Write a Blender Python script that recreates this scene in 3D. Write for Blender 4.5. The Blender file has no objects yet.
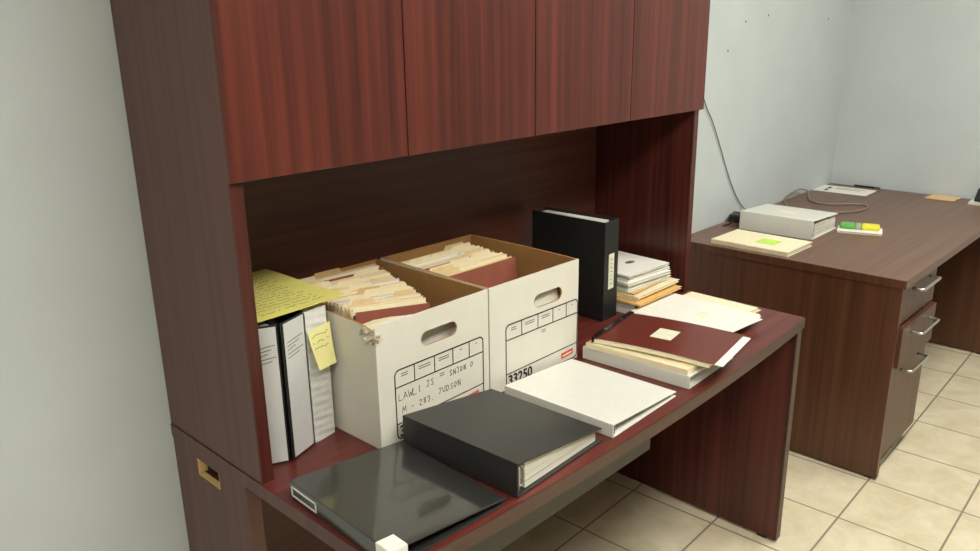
import bpy, bmesh, math, random
from mathutils import Vector, Matrix
rnd = random.Random(7)
SC = bpy.context.scene
COL = SC.collection
ZT = 0.75                      # height of both desk tops

# ------------------------------------------------------------------ materials
def lin(c):
    c = c / 255.0
    return c / 12.92 if c <= 0.04045 else ((c + 0.055) / 1.055) ** 2.4
def rgb(r, g, b): return (lin(r), lin(g), lin(b), 1.0)

def new_mat(name):
    m = bpy.data.materials.new(name); m.use_nodes = True
    nt = m.node_tree
    return m, nt, nt.nodes['Principled BSDF']

def plain(name, col, rough=0.6, metal=0.0, spec=0.5, var=0.06, vscale=60, bump=0.0, bscale=400, coat=0.0, stretch=(1, 1, 1)):
    """One base colour with a little procedural mottling and an optional fine bump."""
    m, nt, b = new_mat(name)
    b.inputs['Roughness'].default_value = rough
    b.inputs['Metallic'].default_value = metal
    b.inputs['Specular IOR Level'].default_value = spec
    if coat:
        b.inputs['Coat Weight'].default_value = coat
        b.inputs['Coat Roughness'].default_value = 0.08
    tc = nt.nodes.new('ShaderNodeTexCoord'); mp = nt.nodes.new('ShaderNodeMapping')
    mp.inputs['Scale'].default_value = stretch
    nt.links.new(tc.outputs['Object'], mp.inputs['Vector'])
    n = nt.nodes.new('ShaderNodeTexNoise'); n.inputs['Scale'].default_value = vscale; n.inputs['Detail'].default_value = 3
    nt.links.new(mp.outputs['Vector'], n.inputs['Vector'])
    r = nt.nodes.new('ShaderNodeValToRGB')
    r.color_ramp.elements[0].position = 0.3; r.color_ramp.elements[1].position = 0.7
    r.color_ramp.elements[0].color = tuple(c * (1 - var) for c in col[:3]) + (1,)
    r.color_ramp.elements[1].color = tuple(min(1, c * (1 + var)) for c in col[:3]) + (1,)
    nt.links.new(n.outputs['Fac'], r.inputs['Fac']); nt.links.new(r.outputs['Color'], b.inputs['Base Color'])
    if bump:
        n2 = nt.nodes.new('ShaderNodeTexNoise'); n2.inputs['Scale'].default_value = bscale
        nt.links.new(mp.outputs['Vector'], n2.inputs['Vector'])
        bp = nt.nodes.new('ShaderNodeBump'); bp.inputs['Strength'].default_value = bump; bp.inputs['Distance'].default_value = 0.002
        nt.links.new(n2.outputs['Fac'], bp.inputs['Height']); nt.links.new(bp.outputs['Normal'], b.inputs['Normal'])
    return m

def wood(name, dark, mid, light, axis, rough=0.35, coat=0.0, spec=0.5):
    """Laminate with grain running along one local axis: wide ribbon figure plus fine pores."""
    m, nt, b = new_mat(name)
    b.inputs['Roughness'].default_value = rough
    b.inputs['Specular IOR Level'].default_value = spec
    if coat:
        b.inputs['Coat Weight'].default_value = coat; b.inputs['Coat Roughness'].default_value = 0.12
    tc = nt.nodes.new('ShaderNodeTexCoord')
    def noise(across, along, detail, rough_):
        mp = nt.nodes.new('ShaderNodeMapping')
        s = [across] * 3; s['xyz'.index(axis)] = along
        mp.inputs['Scale'].default_value = s
        nt.links.new(tc.outputs['Object'], mp.inputs['Vector'])
        n = nt.nodes.new('ShaderNodeTexNoise'); n.inputs['Scale'].default_value = 1.0
        n.inputs['Detail'].default_value = detail; n.inputs['Roughness'].default_value = rough_
        nt.links.new(mp.outputs['Vector'], n.inputs['Vector'])
        return n
    a = noise(48, 1.1, 2, 0.5); f = noise(190, 5, 2, 0.6)
    mx = nt.nodes.new('ShaderNodeMath'); mx.operation = 'MULTIPLY_ADD'; mx.inputs[1].default_value = 0.16; 
    nt.links.new(f.outputs['Fac'], mx.inputs[0])
    sc = nt.nodes.new('ShaderNodeMath'); sc.operation = 'MULTIPLY'; sc.inputs[1].default_value = 0.84
    nt.links.new(a.outputs['Fac'], sc.inputs[0]); nt.links.new(sc.outputs[0], mx.inputs[2])
    r = nt.nodes.new('ShaderNodeValToRGB'); cr = r.color_ramp
    cr.elements[0].position = 0.32; cr.elements[0].color = dark
    cr.elements[1].position = 0.70; cr.elements[1].color = light
    e = cr.elements.new(0.5); e.color = mid
    nt.links.new(mx.outputs[0], r.inputs['Fac']); nt.links.new(r.outputs['Color'], b.inputs['Base Color'])
    return m

def page_edges(name, c1, c2, axis, scale=900):
    """Paper block: fine layers stacked along one local axis."""
    m, nt, b = new_mat(name)
    b.inputs['Roughness'].default_value = 0.8
    tc = nt.nodes.new('ShaderNodeTexCoord'); mp = nt.nodes.new('ShaderNodeMapping')
    s = [6, 6, 6]; s['xyz'.index(axis)] = scale
    mp.inputs['Scale'].default_value = s
    nt.links.new(tc.outputs['Object'], mp.inputs['Vector'])
    n = nt.nodes.new('ShaderNodeTexNoise'); n.inputs['Scale'].default_value = 1; n.inputs['Detail'].default_value = 2
    nt.links.new(mp.outputs['Vector'], n.inputs['Vector'])
    r = nt.nodes.new('ShaderNodeValToRGB')
    r.color_ramp.elements[0].position = 0.36; r.color_ramp.elements[0].color = c1
    r.color_ramp.elements[1].position = 0.56; r.color_ramp.elements[1].color = c2
    nt.links.new(n.outputs['Fac'], r.inputs['Fac']); nt.links.new(r.outputs['Color'], b.inputs['Base Color'])
    return m

def tile_floor(t, ox, oy, ang):
    m, nt, b = new_mat('cream_floor_tile')
    tc = nt.nodes.new('ShaderNodeTexCoord'); mp = nt.nodes.new('ShaderNodeMapping')
    mp.vector_type = 'TEXTURE'
    mp.inputs['Location'].default_value = (ox, oy, 0); mp.inputs['Rotation'].default_value = (0, 0, ang)
    nt.links.new(tc.outputs['Object'], mp.inputs['Vector'])
    br = nt.nodes.new('ShaderNodeTexBrick')
    br.offset = 0; br.squash = 1
    br.inputs['Scale'].default_value = 1; br.inputs['Brick Width'].default_value = t; br.inputs['Row Height'].default_value = t
    br.inputs['Mortar Size'].default_value = 0.0035; br.inputs['Mortar Smooth'].default_value = 0.15; br.inputs['Bias'].default_value = 0
    nt.links.new(mp.outputs['Vector'], br.inputs['Vector'])
    n = nt.nodes.new('ShaderNodeTexNoise'); n.inputs['Scale'].default_value = 9; n.inputs['Detail'].default_value = 6; n.inputs['Roughness'].default_value = 0.65
    n.inputs['Distortion'].default_value = 0.6
    nt.links.new(tc.outputs['Object'], n.inputs['Vector'])
    r = nt.nodes.new('ShaderNodeValToRGB')
    r.color_ramp.elements[0].position = 0.3; r.color_ramp.elements[0].color = TILE_A
    r.color_ramp.elements[1].position = 0.7; r.color_ramp.elements[1].color = TILE_B
    nt.links.new(n.outputs['Fac'], r.inputs['Fac'])
    nt.links.new(r.outputs['Color'], br.inputs['Color1']); nt.links.new(r.outputs['Color'], br.inputs['Color2'])
    br.inputs['Mortar'].default_value = GROUT
    nt.links.new(br.outputs['Color'], b.inputs['Base Color'])
    b.inputs['Roughness'].default_value = 0.42
    bp = nt.nodes.new('ShaderNodeBump'); bp.inputs['Strength'].default_value = 0.5; bp.inputs['Distance'].default_value = 0.002; bp.invert = True
    nt.links.new(br.outputs['Fac'], bp.inputs['Height']); nt.links.new(bp.outputs['Normal'], b.inputs['Normal'])
    return m

def ceiling_mat():
    m, nt, b = new_mat('ceiling_tile')
    tc = nt.nodes.new('ShaderNodeTexCoord')
    br = nt.nodes.new('ShaderNodeTexBrick'); br.offset = 0
    br.inputs['Scale'].default_value = 1; br.inputs['Brick Width'].default_value = 0.61; br.inputs['Row Height'].default_value = 0.61
    br.inputs['Mortar Size'].default_value = 0.012
    br.inputs['Color1'].default_value = rgb(214, 212, 204); br.inputs['Color2'].default_value = rgb(208, 206, 198); br.inputs['Mortar'].default_value = rgb(235, 235, 230)
    nt.links.new(tc.outputs['Object'], br.inputs['Vector']); nt.links.new(br.outputs['Color'], b.inputs['Base Color'])
    b.inputs['Roughness'].default_value = 0.9
    return m

def emit(name, col, strength):
    m, nt, b = new_mat(name)
    b.inputs['Base Color'].default_value = (0.9, 0.9, 0.9, 1)
    b.inputs['Emission Color'].default_value = col; b.inputs['Emission Strength'].default_value = strength
    return m

TILE_A, TILE_B, GROUT = rgb(214, 200, 166), rgb(236, 226, 198), rgb(150, 138, 116)
M = {}
M['wall'] = plain('grey_wall_paint', rgb(199, 207, 208), 0.75, var=0.025, vscale=5, bump=0.25, bscale=120, spec=0.3)
M['ceiling'] = ceiling_mat()
M['floor'] = tile_floor(0.29985, 1.4705, -0.2484, 0.0276)
RD, RM, RL = rgb(56, 24, 20), rgb(76, 33, 27), rgb(96, 43, 35)
M['red_z'] = wood('mahogany_vertical', RD, RM, RL, 'z', 0.32)
M['red_door'] = wood('mahogany_doors', rgb(66, 26, 20), rgb(88, 37, 28), rgb(108, 48, 36), 'z', 0.36)
M['red_x'] = wood('mahogany_lengthwise', rgb(78, 32, 28), rgb(95, 40, 34), rgb(112, 50, 42), 'x', 0.34)
M['red_side_glare'] = wood('mahogany_side_glare', rgb(74, 42, 35), rgb(86, 50, 43), rgb(98, 59, 51), 'z', 0.34)  # greyer than the other mahogany: grazing glare painted into the colour
M['red_edge'] = wood('mahogany_edge_band', rgb(66, 44, 36), rgb(76, 52, 43), rgb(84, 58, 48), 'x', 0.4)
M['back'] = wood('mahogany_back_bounce_tint', rgb(74, 40, 28), rgb(88, 48, 35), rgb(100, 57, 42), 'x', 0.45)  # lightened base colour stands in for light bounced into the hutch
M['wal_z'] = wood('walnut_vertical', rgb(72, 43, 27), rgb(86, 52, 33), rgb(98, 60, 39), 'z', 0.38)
M['wal_x_glare'] = wood('walnut_top_glare', rgb(98, 70, 55), rgb(110, 80, 64), rgb(120, 90, 73), 'x', 0.36)  # paler than the upright walnut, with the top's glare mixed into its colour
M['grey_rail'] = plain('dark_grey_laminate', rgb(70, 66, 60), 0.45)
M['metal'] = plain('brushed_nickel', rgb(200, 196, 186), 0.28, metal=1.0)
M['chrome'] = plain('ring_steel', rgb(190, 188, 182), 0.25, metal=1.0)
M['chip'] = plain('raw_chipboard', rgb(216, 184, 124), 0.85, var=0.2, vscale=300)
M['dark'] = plain('dark_cavity', rgb(30, 24, 20), 0.8)
M['blk_vinyl'] = plain('black_binder_vinyl', rgb(46, 46, 45), 0.40, bump=0.15, bscale=900)
M['blk_gloss'] = plain('black_glossy_vinyl', rgb(46, 46, 45), 0.3, bump=0.02, bscale=40, coat=1.0)
M['blk_matte'] = plain('black_matte_vinyl', rgb(20, 22, 22), 0.5)
M['wht_vinyl'] = plain('white_binder_vinyl', rgb(222, 222, 214), 0.4, var=0.02)
M['paper'] = plain('white_paper', rgb(236, 234, 224), 0.8, var=0.02)
M['paper_ins'] = plain('spine_insert_paper', rgb(212, 212, 210), 0.35, var=0.02)
M['cream'] = plain('cream_paper', rgb(240, 230, 196), 0.8, var=0.03)
M['pages_z'] = page_edges('page_block_flat', rgb(170, 164, 148), rgb(238, 234, 220), 'z')
M['pages_x'] = page_edges('page_block_upright', rgb(168, 164, 152), rgb(236, 232, 220), 'x')
M['manila'] = plain('manila_card', rgb(226, 202, 152), 0.75, var=0.05, vscale=30)
M['manila_pale'] = plain('pale_manila_card', rgb(234, 220, 184), 0.75, var=0.05, vscale=30)
M['buff'] = plain('buff_card', rgb(212, 178, 124), 0.75, var=0.06, vscale=30)
M['rose'] = plain('brick_red_card', rgb(150, 86, 68), 0.7, var=0.05, vscale=30)
M['grey_paper'] = plain('greyish_paper', rgb(206, 200, 186), 0.8)
M['orange'] = plain('orange_manila_card', rgb(232, 186, 110), 0.75, var=0.05)
M['box_white'] = plain('white_box_board', rgb(226, 222, 208), 0.6, var=0.025, vscale=14)
M['kraft'] = plain('kraft_board', rgb(172, 128, 74), 0.8, var=0.06, vscale=25)
M['ink'] = plain('black_ink', rgb(36, 34, 30), 0.7)
M['pencil'] = plain('grey_marker_ink', rgb(96, 94, 88), 0.8)
M['red_ink'] = plain('red_ink', rgb(214, 84, 72), 0.7)
M['yellow'] = plain('yellow_legal_paper', rgb(230, 222, 122), 0.8, var=0.03, vscale=20)
M['yellow_note'] = plain('yellow_sticky_paper', rgb(238, 232, 160), 0.8, var=0.02)
M['maroon'] = plain('maroon_cover_card', rgb(104, 44, 34), 0.36, var=0.05)
M['maroon_spine'] = plain('dark_plastic_spine', rgb(40, 26, 26), 0.2)
M['green'] = plain('green_note', rgb(196, 232, 98), 0.8)
M['pk_green'] = plain('green_plastic', rgb(92, 176, 74), 0.35)
M['pk_grey'] = plain('grey_plastic', rgb(160, 176, 150), 0.3)
M['pk_yellow'] = plain('yellow_plastic', rgb(232, 226, 48), 0.35)
M['tan'] = plain('tan_envelope_paper', rgb(222, 190, 140), 0.8)
M['cord'] = plain('grey_cord_rubber', rgb(104, 104, 100), 0.5)
M['cable'] = plain('taupe_cable', rgb(142, 126, 110), 0.5)
M['blk_plastic'] = plain('black_plastic', rgb(28, 28, 28), 0.4)
M['pale_lbl'] = plain('pale_label_paper', rgb(222, 222, 196), 0.7)
M['frame_wht'] = plain('light_frame_enamel', rgb(225, 225, 220), 0.5)
LIGHT_COL = (1.0, 0.975, 0.90, 1)
M['lamp'] = emit('troffer_diffuser', LIGHT_COL, 18.0)
M['clear'] = plain('clear_sleeve_plastic', rgb(222, 222, 216), 0.25, var=0.05, vscale=80)

# ------------------------------------------------------------------ mesh builder
class MB:
    def __init__(s): s.v = []; s.f = []; s.mi = []
    def add(s, verts, faces, mi=0):
        o = len(s.v); s.v += [tuple(map(float, p)) for p in verts]
        for f in faces: s.f.append([i + o for i in f]); s.mi.append(mi)
        return s
    def box(s, x0, x1, y0, y1, z0, z1, mi=0):
        v = [(x, y, z) for z in (z0, z1) for y in (y0, y1) for x in (x0, x1)]
        return s.add(v, [(0, 2, 3, 1), (4, 5, 7, 6), (0, 1, 5, 4), (2, 6, 7, 3), (0, 4, 6, 2), (1, 3, 7, 5)], mi)
    def prism(s, poly, a, b, mp=lambda x, y, e: (x, y, e), mi=0, cap_mi=None):
        n = len(poly)
        v = [mp(x, y, a) for x, y in poly] + [mp(x, y, b) for x, y in poly]
        s.add(v, [(i, (i + 1) % n, n + (i + 1) % n, n + i) for i in range(n)], mi)
        o = len(s.v) - 2 * n
        s.f += [[o + i for i in range(n)], [o + n + i for i in range(n)]]
        s.mi += [mi if cap_mi is None else cap_mi] * 2
        return s
    def tube(s, pts, r, seg=8, mi=0, closed=False):
        pts = [Vector(p) for p in pts]; n = len(pts); rings = []
        up = Vector((0.13, 0.21, 1)).normalized(); prev = None
        for i, p in enumerate(pts):
            a = pts[i - 1] if (i or closed) else p
            b = pts[(i + 1) % n] if (i < n - 1 or closed) else p
            t = (b - a).normalized()
            if prev is None:
                x = t.cross(up)
                if x.length < 1e-3: x = t.cross(Vector((1, 0, 0)))
                x.normalize()
            else:
                x = prev - t * prev.dot(t); x.normalize()
            prev = x; y = t.cross(x)
            rings.append([p + (x * math.cos(2 * math.pi * k / seg) + y * math.sin(2 * math.pi * k / seg)) * r for k in range(seg)])
        v = [q for R in rings for q in R]; f = []
        m = n if closed else n - 1
        for i in range(m):
            j = (i + 1) % n
            for k in range(seg):
                l = (k + 1) % seg
                f.append((i * seg + k, i * seg + l, j * seg + l, j * seg + k))
        if not closed:
            f.append(tuple(range(seg))[::-1]); f.append(tuple((n - 1) * seg + k for k in range(seg)))
        return s.add(v, f, mi)
    def slab(s, nx, ny, fn, th, mi=0):
        """Curved sheet with real thickness: fn(u,v) gives the underside point, th its thickness upward (or a vector)."""
        t = Vector((0, 0, th)) if not isinstance(th, Vector) else th
        g = [[Vector(fn(i / nx, j / ny)) for i in range(nx + 1)] for j in range(ny + 1)]
        flat = [p for row in g for p in row]; N = len(flat)
        v = flat + [p + t for p in flat]; f = []
        W = nx + 1
        for j in range(ny):
            for i in range(nx):
                a = j * W + i
                f.append((a, a + W, a + W + 1, a + 1)); f.append((N + a, N + a + 1, N + a + W + 1, N + a + W))
        rim = [i for i in range(W)] + [j * W + nx for j in range(1, ny + 1)] + [ny * W + i for i in range(nx - 1, -1, -1)] + [j * W for j in range(ny - 1, 0, -1)]
        for a, b in zip(rim, rim[1:] + rim[:1]): f.append((a, b, N + b, N + a))
        return s.add(v, f, mi)
    def build(s, name, mats, parent=None, bevel=0.0, seg=2, smooth=False):
        me = bpy.data.meshes.new(name)
        bm = bmesh.new()
        vs = [bm.verts.new(p) for p in s.v]
        for f, mi in zip(s.f, s.mi):
            try:
                fc = bm.faces.new([vs[i] for i in f]); fc.material_index = mi
            except ValueError: pass
        bmesh.ops.recalc_face_normals(bm, faces=bm.faces)
        if bevel:
            ed = [e for e in bm.edges if len(e.link_faces) == 2 and e.calc_face_angle(0) > 0.5]
            bmesh.ops.bevel(bm, geom=ed, offset=bevel, segments=seg, affect='EDGES', profile=0.5, clamp_overlap=True)
        bm.to_mesh(me); bm.free()
        if not isinstance(mats, (list, tuple)): mats = [mats]
        for m in mats: me.materials.append(M[m] if isinstance(m, str) else m)
        if smooth:
            for p in me.polygons: p.use_smooth = True
        o = bpy.data.objects.new(name, me); COL.objects.link(o)
        if parent: o.parent = parent
        return o

def box(name, mat, parent, *d, bevel=0.0, seg=2): return MB().box(*d).build(name, mat, parent, bevel, seg)

def tag(o, label, cat, group=None):
    o['label'] = label; o['category'] = cat
    if group: o['group'] = group
    return o
def thing(name, label, cat, loc=(0, 0, 0), rot=0.0, group=None):
    o = bpy.data.objects.new(name, None); COL.objects.link(o)
    o.empty_display_size = 0.05
    o.location = loc; o.rotation_euler = rot if isinstance(rot, tuple) else (0, 0, rot)
    return tag(o, label, cat, group)
def copy_tree(o, parent=None):
    c = o.copy(); COL.objects.link(c)
    if parent: c.parent = parent
    for ch in list(o.children): copy_tree(ch, c)
    return c
def structure(name, mat, *d):
    o = box(name, mat, None, *d); o['kind'] = 'structure'; return o
def part_label(o, text): o['label'] = text; return o
def catmull(pts, n=8):
    P = [Vector(p) for p in pts]; P = [P[0] * 2 - P[1]] + P + [P[-1] * 2 - P[-2]]; out = []
    for i in range(1, len(P) - 2):
        for k in range(n):
            t = k / n; a, b, c, d = P[i - 1:i + 3]
            out.append(0.5 * ((2 * b) + (c - a) * t + (2 * a - 5 * b + 4 * c - d) * t * t + (3 * b - a - 3 * c + d) * t ** 3))
    return out + [P[-2]]

# flat marks on a surface: frame maps (u, v) on the surface and lift n along its normal
def ribbon(mb, pts, w, frame, lift=0.0004, th=0.0002, mi=0):
    for (a, b) in zip(pts, pts[1:]):
        a = Vector(a); b = Vector(b); d = b - a
        if d.length < 1e-6: continue
        d.normalize(); n = Vector((-d.y, d.x)) * w / 2; e = d * w * 0.35
        q = [a - e - n, b + e - n, b + e + n, a - e + n]
        v = [frame(p.x, p.y, lift) for p in q] + [frame(p.x, p.y, lift + th) for p in q]
        mb.add(v, [(0, 3, 2, 1), (4, 5, 6, 7), (0, 1, 5, 4), (1, 2, 6, 5), (2, 3, 7, 6), (3, 0, 4, 7)], mi)
def quad_mark(mb, u0, u1, v0, v1, frame, lift=0.0004, th=0.0002, mi=0, skew=0.0):
    q = [(u0, v0), (u1, v0 + skew), (u1, v1 + skew), (u0, v1)]
    v = [frame(a, b, lift) for a, b in q] + [frame(a, b, lift + th) for a, b in q]
    mb.add(v, [(0, 3, 2, 1), (4, 5, 6, 7), (0, 1, 5, 4), (1, 2, 6, 5), (2, 3, 7, 6), (3, 0, 4, 7)], mi)
GL = {  # stroke letters on a 1 x 1.4 cell
 'L': [[(0, 1.4), (0, 0), (.8, 0)]], 'A': [[(0, 0), (.45, 1.4), (.9, 0)], [(.2, .5), (.7, .5)]],
 'W': [[(0, 1.4), (.25, 0), (.5, .9), (.75, 0), (1, 1.4)]], 'I': [[(.4, 0), (.4, 1.4)]],
 'J': [[(.2, 1.4), (.9, 1.4)], [(.6, 1.4), (.6, .2), (.35, 0), (.1, .25)]],
 'S': [[(.85, 1.2), (.5, 1.4), (.15, 1.1), (.75, .5), (.6, .05), (.1, .15)]],
 'M': [[(0, 0), (.1, 1.4), (.5, .5), (.9, 1.4), (1, 0)]], '-': [[(.1, .7), (.8, .7)]], '.': [[(.3, 0), (.4, .1)]],
 '2': [[(.1, 1.1), (.45, 1.4), (.8, 1.05), (.1, 0), (.85, 0)]], '8': [[(.45, .75), (.15, 1.1), (.45, 1.4), (.75, 1.1), (.45, .75), (.1, .35), (.45, 0), (.8, .35), (.45, .75)]],
 '3': [[(.1, 1.3), (.6, 1.4), (.7, 1), (.35, .75), (.8, .4), (.5, 0), (.1, .1)]],
 'U': [[(.1, 1.4), (.1, .3), (.45, 0), (.8, .3), (.8, 1.4)]], 'D': [[(.1, 0), (.1, 1.4), (.6, 1.2), (.8, .7), (.6, .1), (.1, 0)]],
 'O': [[(.45, 0), (.1, .5), (.3, 1.3), (.7, 1.3), (.85, .6), (.45, 0)]], 'N': [[(.1, 0), (.1, 1.4), (.8, 0), (.8, 1.4)]],
 '=': [[(.1, .9), (.8, .9)], [(.1, .4), (.8, .4)]], ' ': [],
}
def write(mb, text, u, v, h, w, frame, slope=0.0, jit=0.06, mi=0):
    k = h / 1.4
    for ch in text:
        for st in GL.get(ch, []):
            ribbon(mb, [(u + (x + rnd.uniform(-jit, jit)) * k, v + (y + rnd.uniform(-jit, jit)) * k) for x, y in st], w, frame, mi=mi)
        u += k * 1.25; v += slope * k * 1.25
def scribble(mb, u0, u1, v, h, w, frame, slope=0.0, mi=0):
    u = u0
    while u < u1:
        n = rnd.randint(2, 5); pts = []
        for i in range(n * 2 + 1):
            pts.append((u, v + (u - u0) * slope + (h if i % 2 else 0) * rnd.uniform(.4, 1))); u += h * rnd.uniform(.25, .5)
        ribbon(mb, pts, w, frame, mi=mi); u += h * rnd.uniform(.5, 1.2)
def font_part(name, text, size, mat, parent, loc, rot, off=0.0, sx=1.0):
    cu = bpy.data.curves.new(name, 'FONT'); cu.body = text; cu.size = size; cu.extrude = 0.00015; cu.offset = off
    tmp = bpy.data.objects.new(name + '_curve', cu); COL.objects.link(tmp)
    bpy.context.view_layer.update()
    me = bpy.data.meshes.new_from_object(tmp.evaluated_get(bpy.context.evaluated_depsgraph_get()))
    bpy.data.objects.remove(tmp)
    for v in me.vertices: v.co.x *= sx
    me.materials.clear(); me.materials.append(M[mat])
    o = bpy.data.objects.new(name, me); COL.objects.link(o); o.parent = parent
    o.location = loc; o.rotation_euler = rot
    return o

# ------------------------------------------------------------------ the room
X0, X1, Y0, H = -3.6, 3.67, -5.6, 2.62
structure('floor', 'floor', X0 - .1, X1 + .1, Y0 - .1, .1, -.1, 0)
structure('ceiling', 'ceiling', X0 - .1, X1 + .1, Y0 - .1, .1, H, H + .1)
wb = structure('wall_back', 'wall', X0 - .1, X1 + .1, 0, .1, 0, H)
structure('wall_right', 'wall', X1, X1 + .1, Y0, 0, 0, H)
structure('wall_left', 'wall', X0 - .1, X0, Y0, 0, 0, H)
structure('wall_front', 'wall', X0 - .1, X1 + .1, Y0 - .1, Y0, 0, H)
for hx, hz in ((2.416, 1.463), (2.753, 1.60), (3.40, 1.585), (2.55, 1.575)):     # old nail holes in the plaster
    h = MB().prism([(hx + .004 * math.cos(a * .785), hz + .005 * math.sin(a * .785)) for a in range(8)], -.0006, .002, lambda x, y, e: (x, e, y)).build('nail_hole', 'ink', wb)
LIGHTS = [(2.30, -1.45), (0.50, -1.78), (-1.45, -2.05)]
for i, (lx, ly) in enumerate(LIGHTS):
    t = thing('ceiling_light', 'recessed ceiling light panel with white frame, ' + ('nearest the right wall', 'middle one of the row', 'nearest the left wall')[i], 'ceiling light', (lx, ly, H), 0, 'ceiling light panels')
    f = MB()
    f.box(-.61, .61, -.305, -.28, -.022, -.001); f.box(-.61, .61, .28, .305, -.022, -.001)
    f.box(-.61, -.585, -.28, .28, -.022, -.001); f.box(.585, .61, -.28, .28, -.022, -.001)
    f.build('frame', 'frame_wht', t)
    box('diffuser', 'lamp', t, -.584, .584, -.279, .279, -.016, -.010)

# ------------------------------------------------------------------ mahogany desk
L, D, BOW, HD = 1.545, 0.753, 0.030, 0.371
desk = thing('desk', 'reddish mahogany desk with bowed front edge, covered with binders and file boxes', 'desk', (0, 0, 0))
def front(s): return -D - 4 * BOW * s * (1 - s)
NS = 24
edge = [(L * i / NS, front(i / NS)) for i in range(NS + 1)]
MB().prism([(0, -.004)] + edge + [(L, -.004)], ZT - .030, ZT).build('desktop', 'red_x', desk)
bd = MB()
bd.prism([(x, y - .0005) for x, y in edge] + [(x, y - .0025) for x, y in edge[::-1]], ZT - .030, ZT - .0005)
part_label(bd.build('edge_band', 'red_edge', desk), 'brown edge strip along the bowed desk front')
part_label(box('edge_band', 'red_side_glare', desk, -.0022, -.0004, -D + .001, -.005, ZT - .030, ZT - .0005), 'brown edge strip on the left end of the desktop')
# left end panel, short, with a rectangular cable cutout
PY = -.305
sp = MB()
hy0, hy1, hz0, hz1 = -.200, -.106, .664, .705
sp.box(0, .030, PY, hy0, 0, .7195); sp.box(0, .030, hy1, -.004, 0, .7195)
sp.box(0, .030, hy0, hy1, 0, hz0); sp.box(0, .030, hy0, hy1, hz1, .7195)
lp = sp.build('end_panel', 'red_side_glare', desk)
ce = MB()
ce.box(.0008, .013, hy0 + .0004, hy1 - .0004, hz0 + .0003, hz0 + .003)
ce.box(.0008, .020, hy1 - .003, hy1 - .0004, hz0 + .0035, hz1 - .0004)
ce.box(.0008, .013, hy0 + .0004, hy0 + .003, hz0 + .0035, hz1 - .0004)
part_label(ce.build('cable_cutout', 'chip', lp), 'raw tan edge of the cable cutout')
box('end_panel', 'red_z', desk, L - .030, L - .0015, -D + .006, -.004, .012, .7195)
part_label(box('edge_band', 'red_edge', desk, L - .030, L - .0015, -D + .003, -D + .0055, .012, .7195), 'brown edge strip down the right end panel')
for gy in (-.70, -.08): box('glide', 'blk_plastic', desk, L - .026, L - .006, gy - .015, gy + .015, 0, .0115)
box('modesty_panel', 'back', desk, .0305, L - .0305, -.030, -.012, .10, .7195)
rail = MB(); rail.box(.10, .905, -.652, -.636, .552, .7195); rail.box(.10, .115, -.635, -.30, .60, .7195); rail.box(.89, .905, -.635, -.30, .60, .7195); rail.box(.116, .889, -.635, -.30, .60, .608)
part_label(rail.build('drawer', 'grey_rail', desk, .002), 'grey pencil drawer under the desktop')

# ------------------------------------------------------------------ hutch standing on the desk
hut = thing('hutch', 'tall reddish mahogany hutch with four upper doors, standing on the desk', 'hutch', (0, 0, ZT))
HT = 1.12
ZD = 1.322 - ZT
box('side_panel', 'red_side_glare', hut, 0, .026, -HD, -.004, .0004, HT, bevel=.001)
box('side_panel', 'red_z', hut, L - .026, L, -HD, -.004, .0004, HT, bevel=.001)
for x in (.0008, L - .0252):
    part_label(box('edge_band', 'red_z', hut, x, x + .0244, -HD - .0022, -HD - .0003, .0005, ZD + .012), 'red front edge strip of a hutch side')
box('back_panel', 'back', hut, .0265, L - .0265, -.018, -.006, .0004, HT)
box('cabinet_floor', 'back', hut, .0265, L - .0265, -HD + .002, -.0185, ZD + .014, ZD + .034)
box('top_panel', 'red_x', hut, .0265, L - .0265, -HD + .002, -.0185, HT - .024, HT)
box('divider', 'red_z', hut, L / 2 - .01, L / 2 + .01, -HD + .002, -.0185, ZD + .0345, HT - .0245)
dw = (1.556) / 4
for i in range(4):
    xa = -.004 + i * dw
    box('door', 'red_door', hut, xa + .0012, xa + dw - .0012, -HD - .014, -HD - .0025, ZD, HT - .004, bevel=.0012)

# ------------------------------------------------------------------ walnut desk in the corner
WX0, WX1, WD = 2.0956, 3.655, .862
d2 = thing('desk', 'dark walnut desk with silver drawer pulls in the room corner', 'desk', (WX0, 0, 0))
w = WX1 - WX0
box('desktop', 'wal_x_glare', d2, 0, w, -WD, -.004, .720, ZT, bevel=.0015)
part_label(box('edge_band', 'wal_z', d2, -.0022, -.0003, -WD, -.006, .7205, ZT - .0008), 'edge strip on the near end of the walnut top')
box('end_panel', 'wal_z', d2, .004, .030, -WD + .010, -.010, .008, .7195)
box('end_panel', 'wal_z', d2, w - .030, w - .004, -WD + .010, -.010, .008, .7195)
box('modesty_panel', 'wal_z', d2, .0305, w - .0305, -.050, -.032, .02, .7195)
ped = MB(); ped.box(.0305, .046, -WD + .036, -.0505, .06, .7195); ped.box(.392, .408, -WD + .036, -.0505, .06, .7195); ped.box(.0465, .3915, -WD + .036, -.0505, .06, .08); ped.box(.0305, .408, -WD + .075, -.06, .008, .0595)
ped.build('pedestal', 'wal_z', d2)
def drawer(z0, z1, out, hz, lab):
    f = MB(); f.box(.032, .406, -WD + .015 - out, -WD + .034 - out, z0, z1)
    f.box(.052, .386, -WD + .035 - out, -.30, z0 + .012, z1 - .03)
    d = part_label(f.build('drawer', 'wal_z', d2, .001), lab)
    h = MB(); yf = -WD + .0148 - out
    h.tube(catmull([(.135, yf, hz), (.135, yf - .022, hz), (.138, yf - .031, hz), (.147, yf - .034, hz), (.23, yf - .034, hz), (.313, yf - .034, hz), (.322, yf - .031, hz), (.325, yf - .022, hz), (.325, yf, hz)], 5), .0055, 8)
    h.build('handle', 'metal', d, smooth=True)
drawer(.580, .716, 0, .690, 'top drawer'); drawer(.428, .572, .016, .535, 'middle drawer, slightly pulled out'); drawer(.075, .420, 0, .388, 'deep bottom file drawer')
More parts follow.
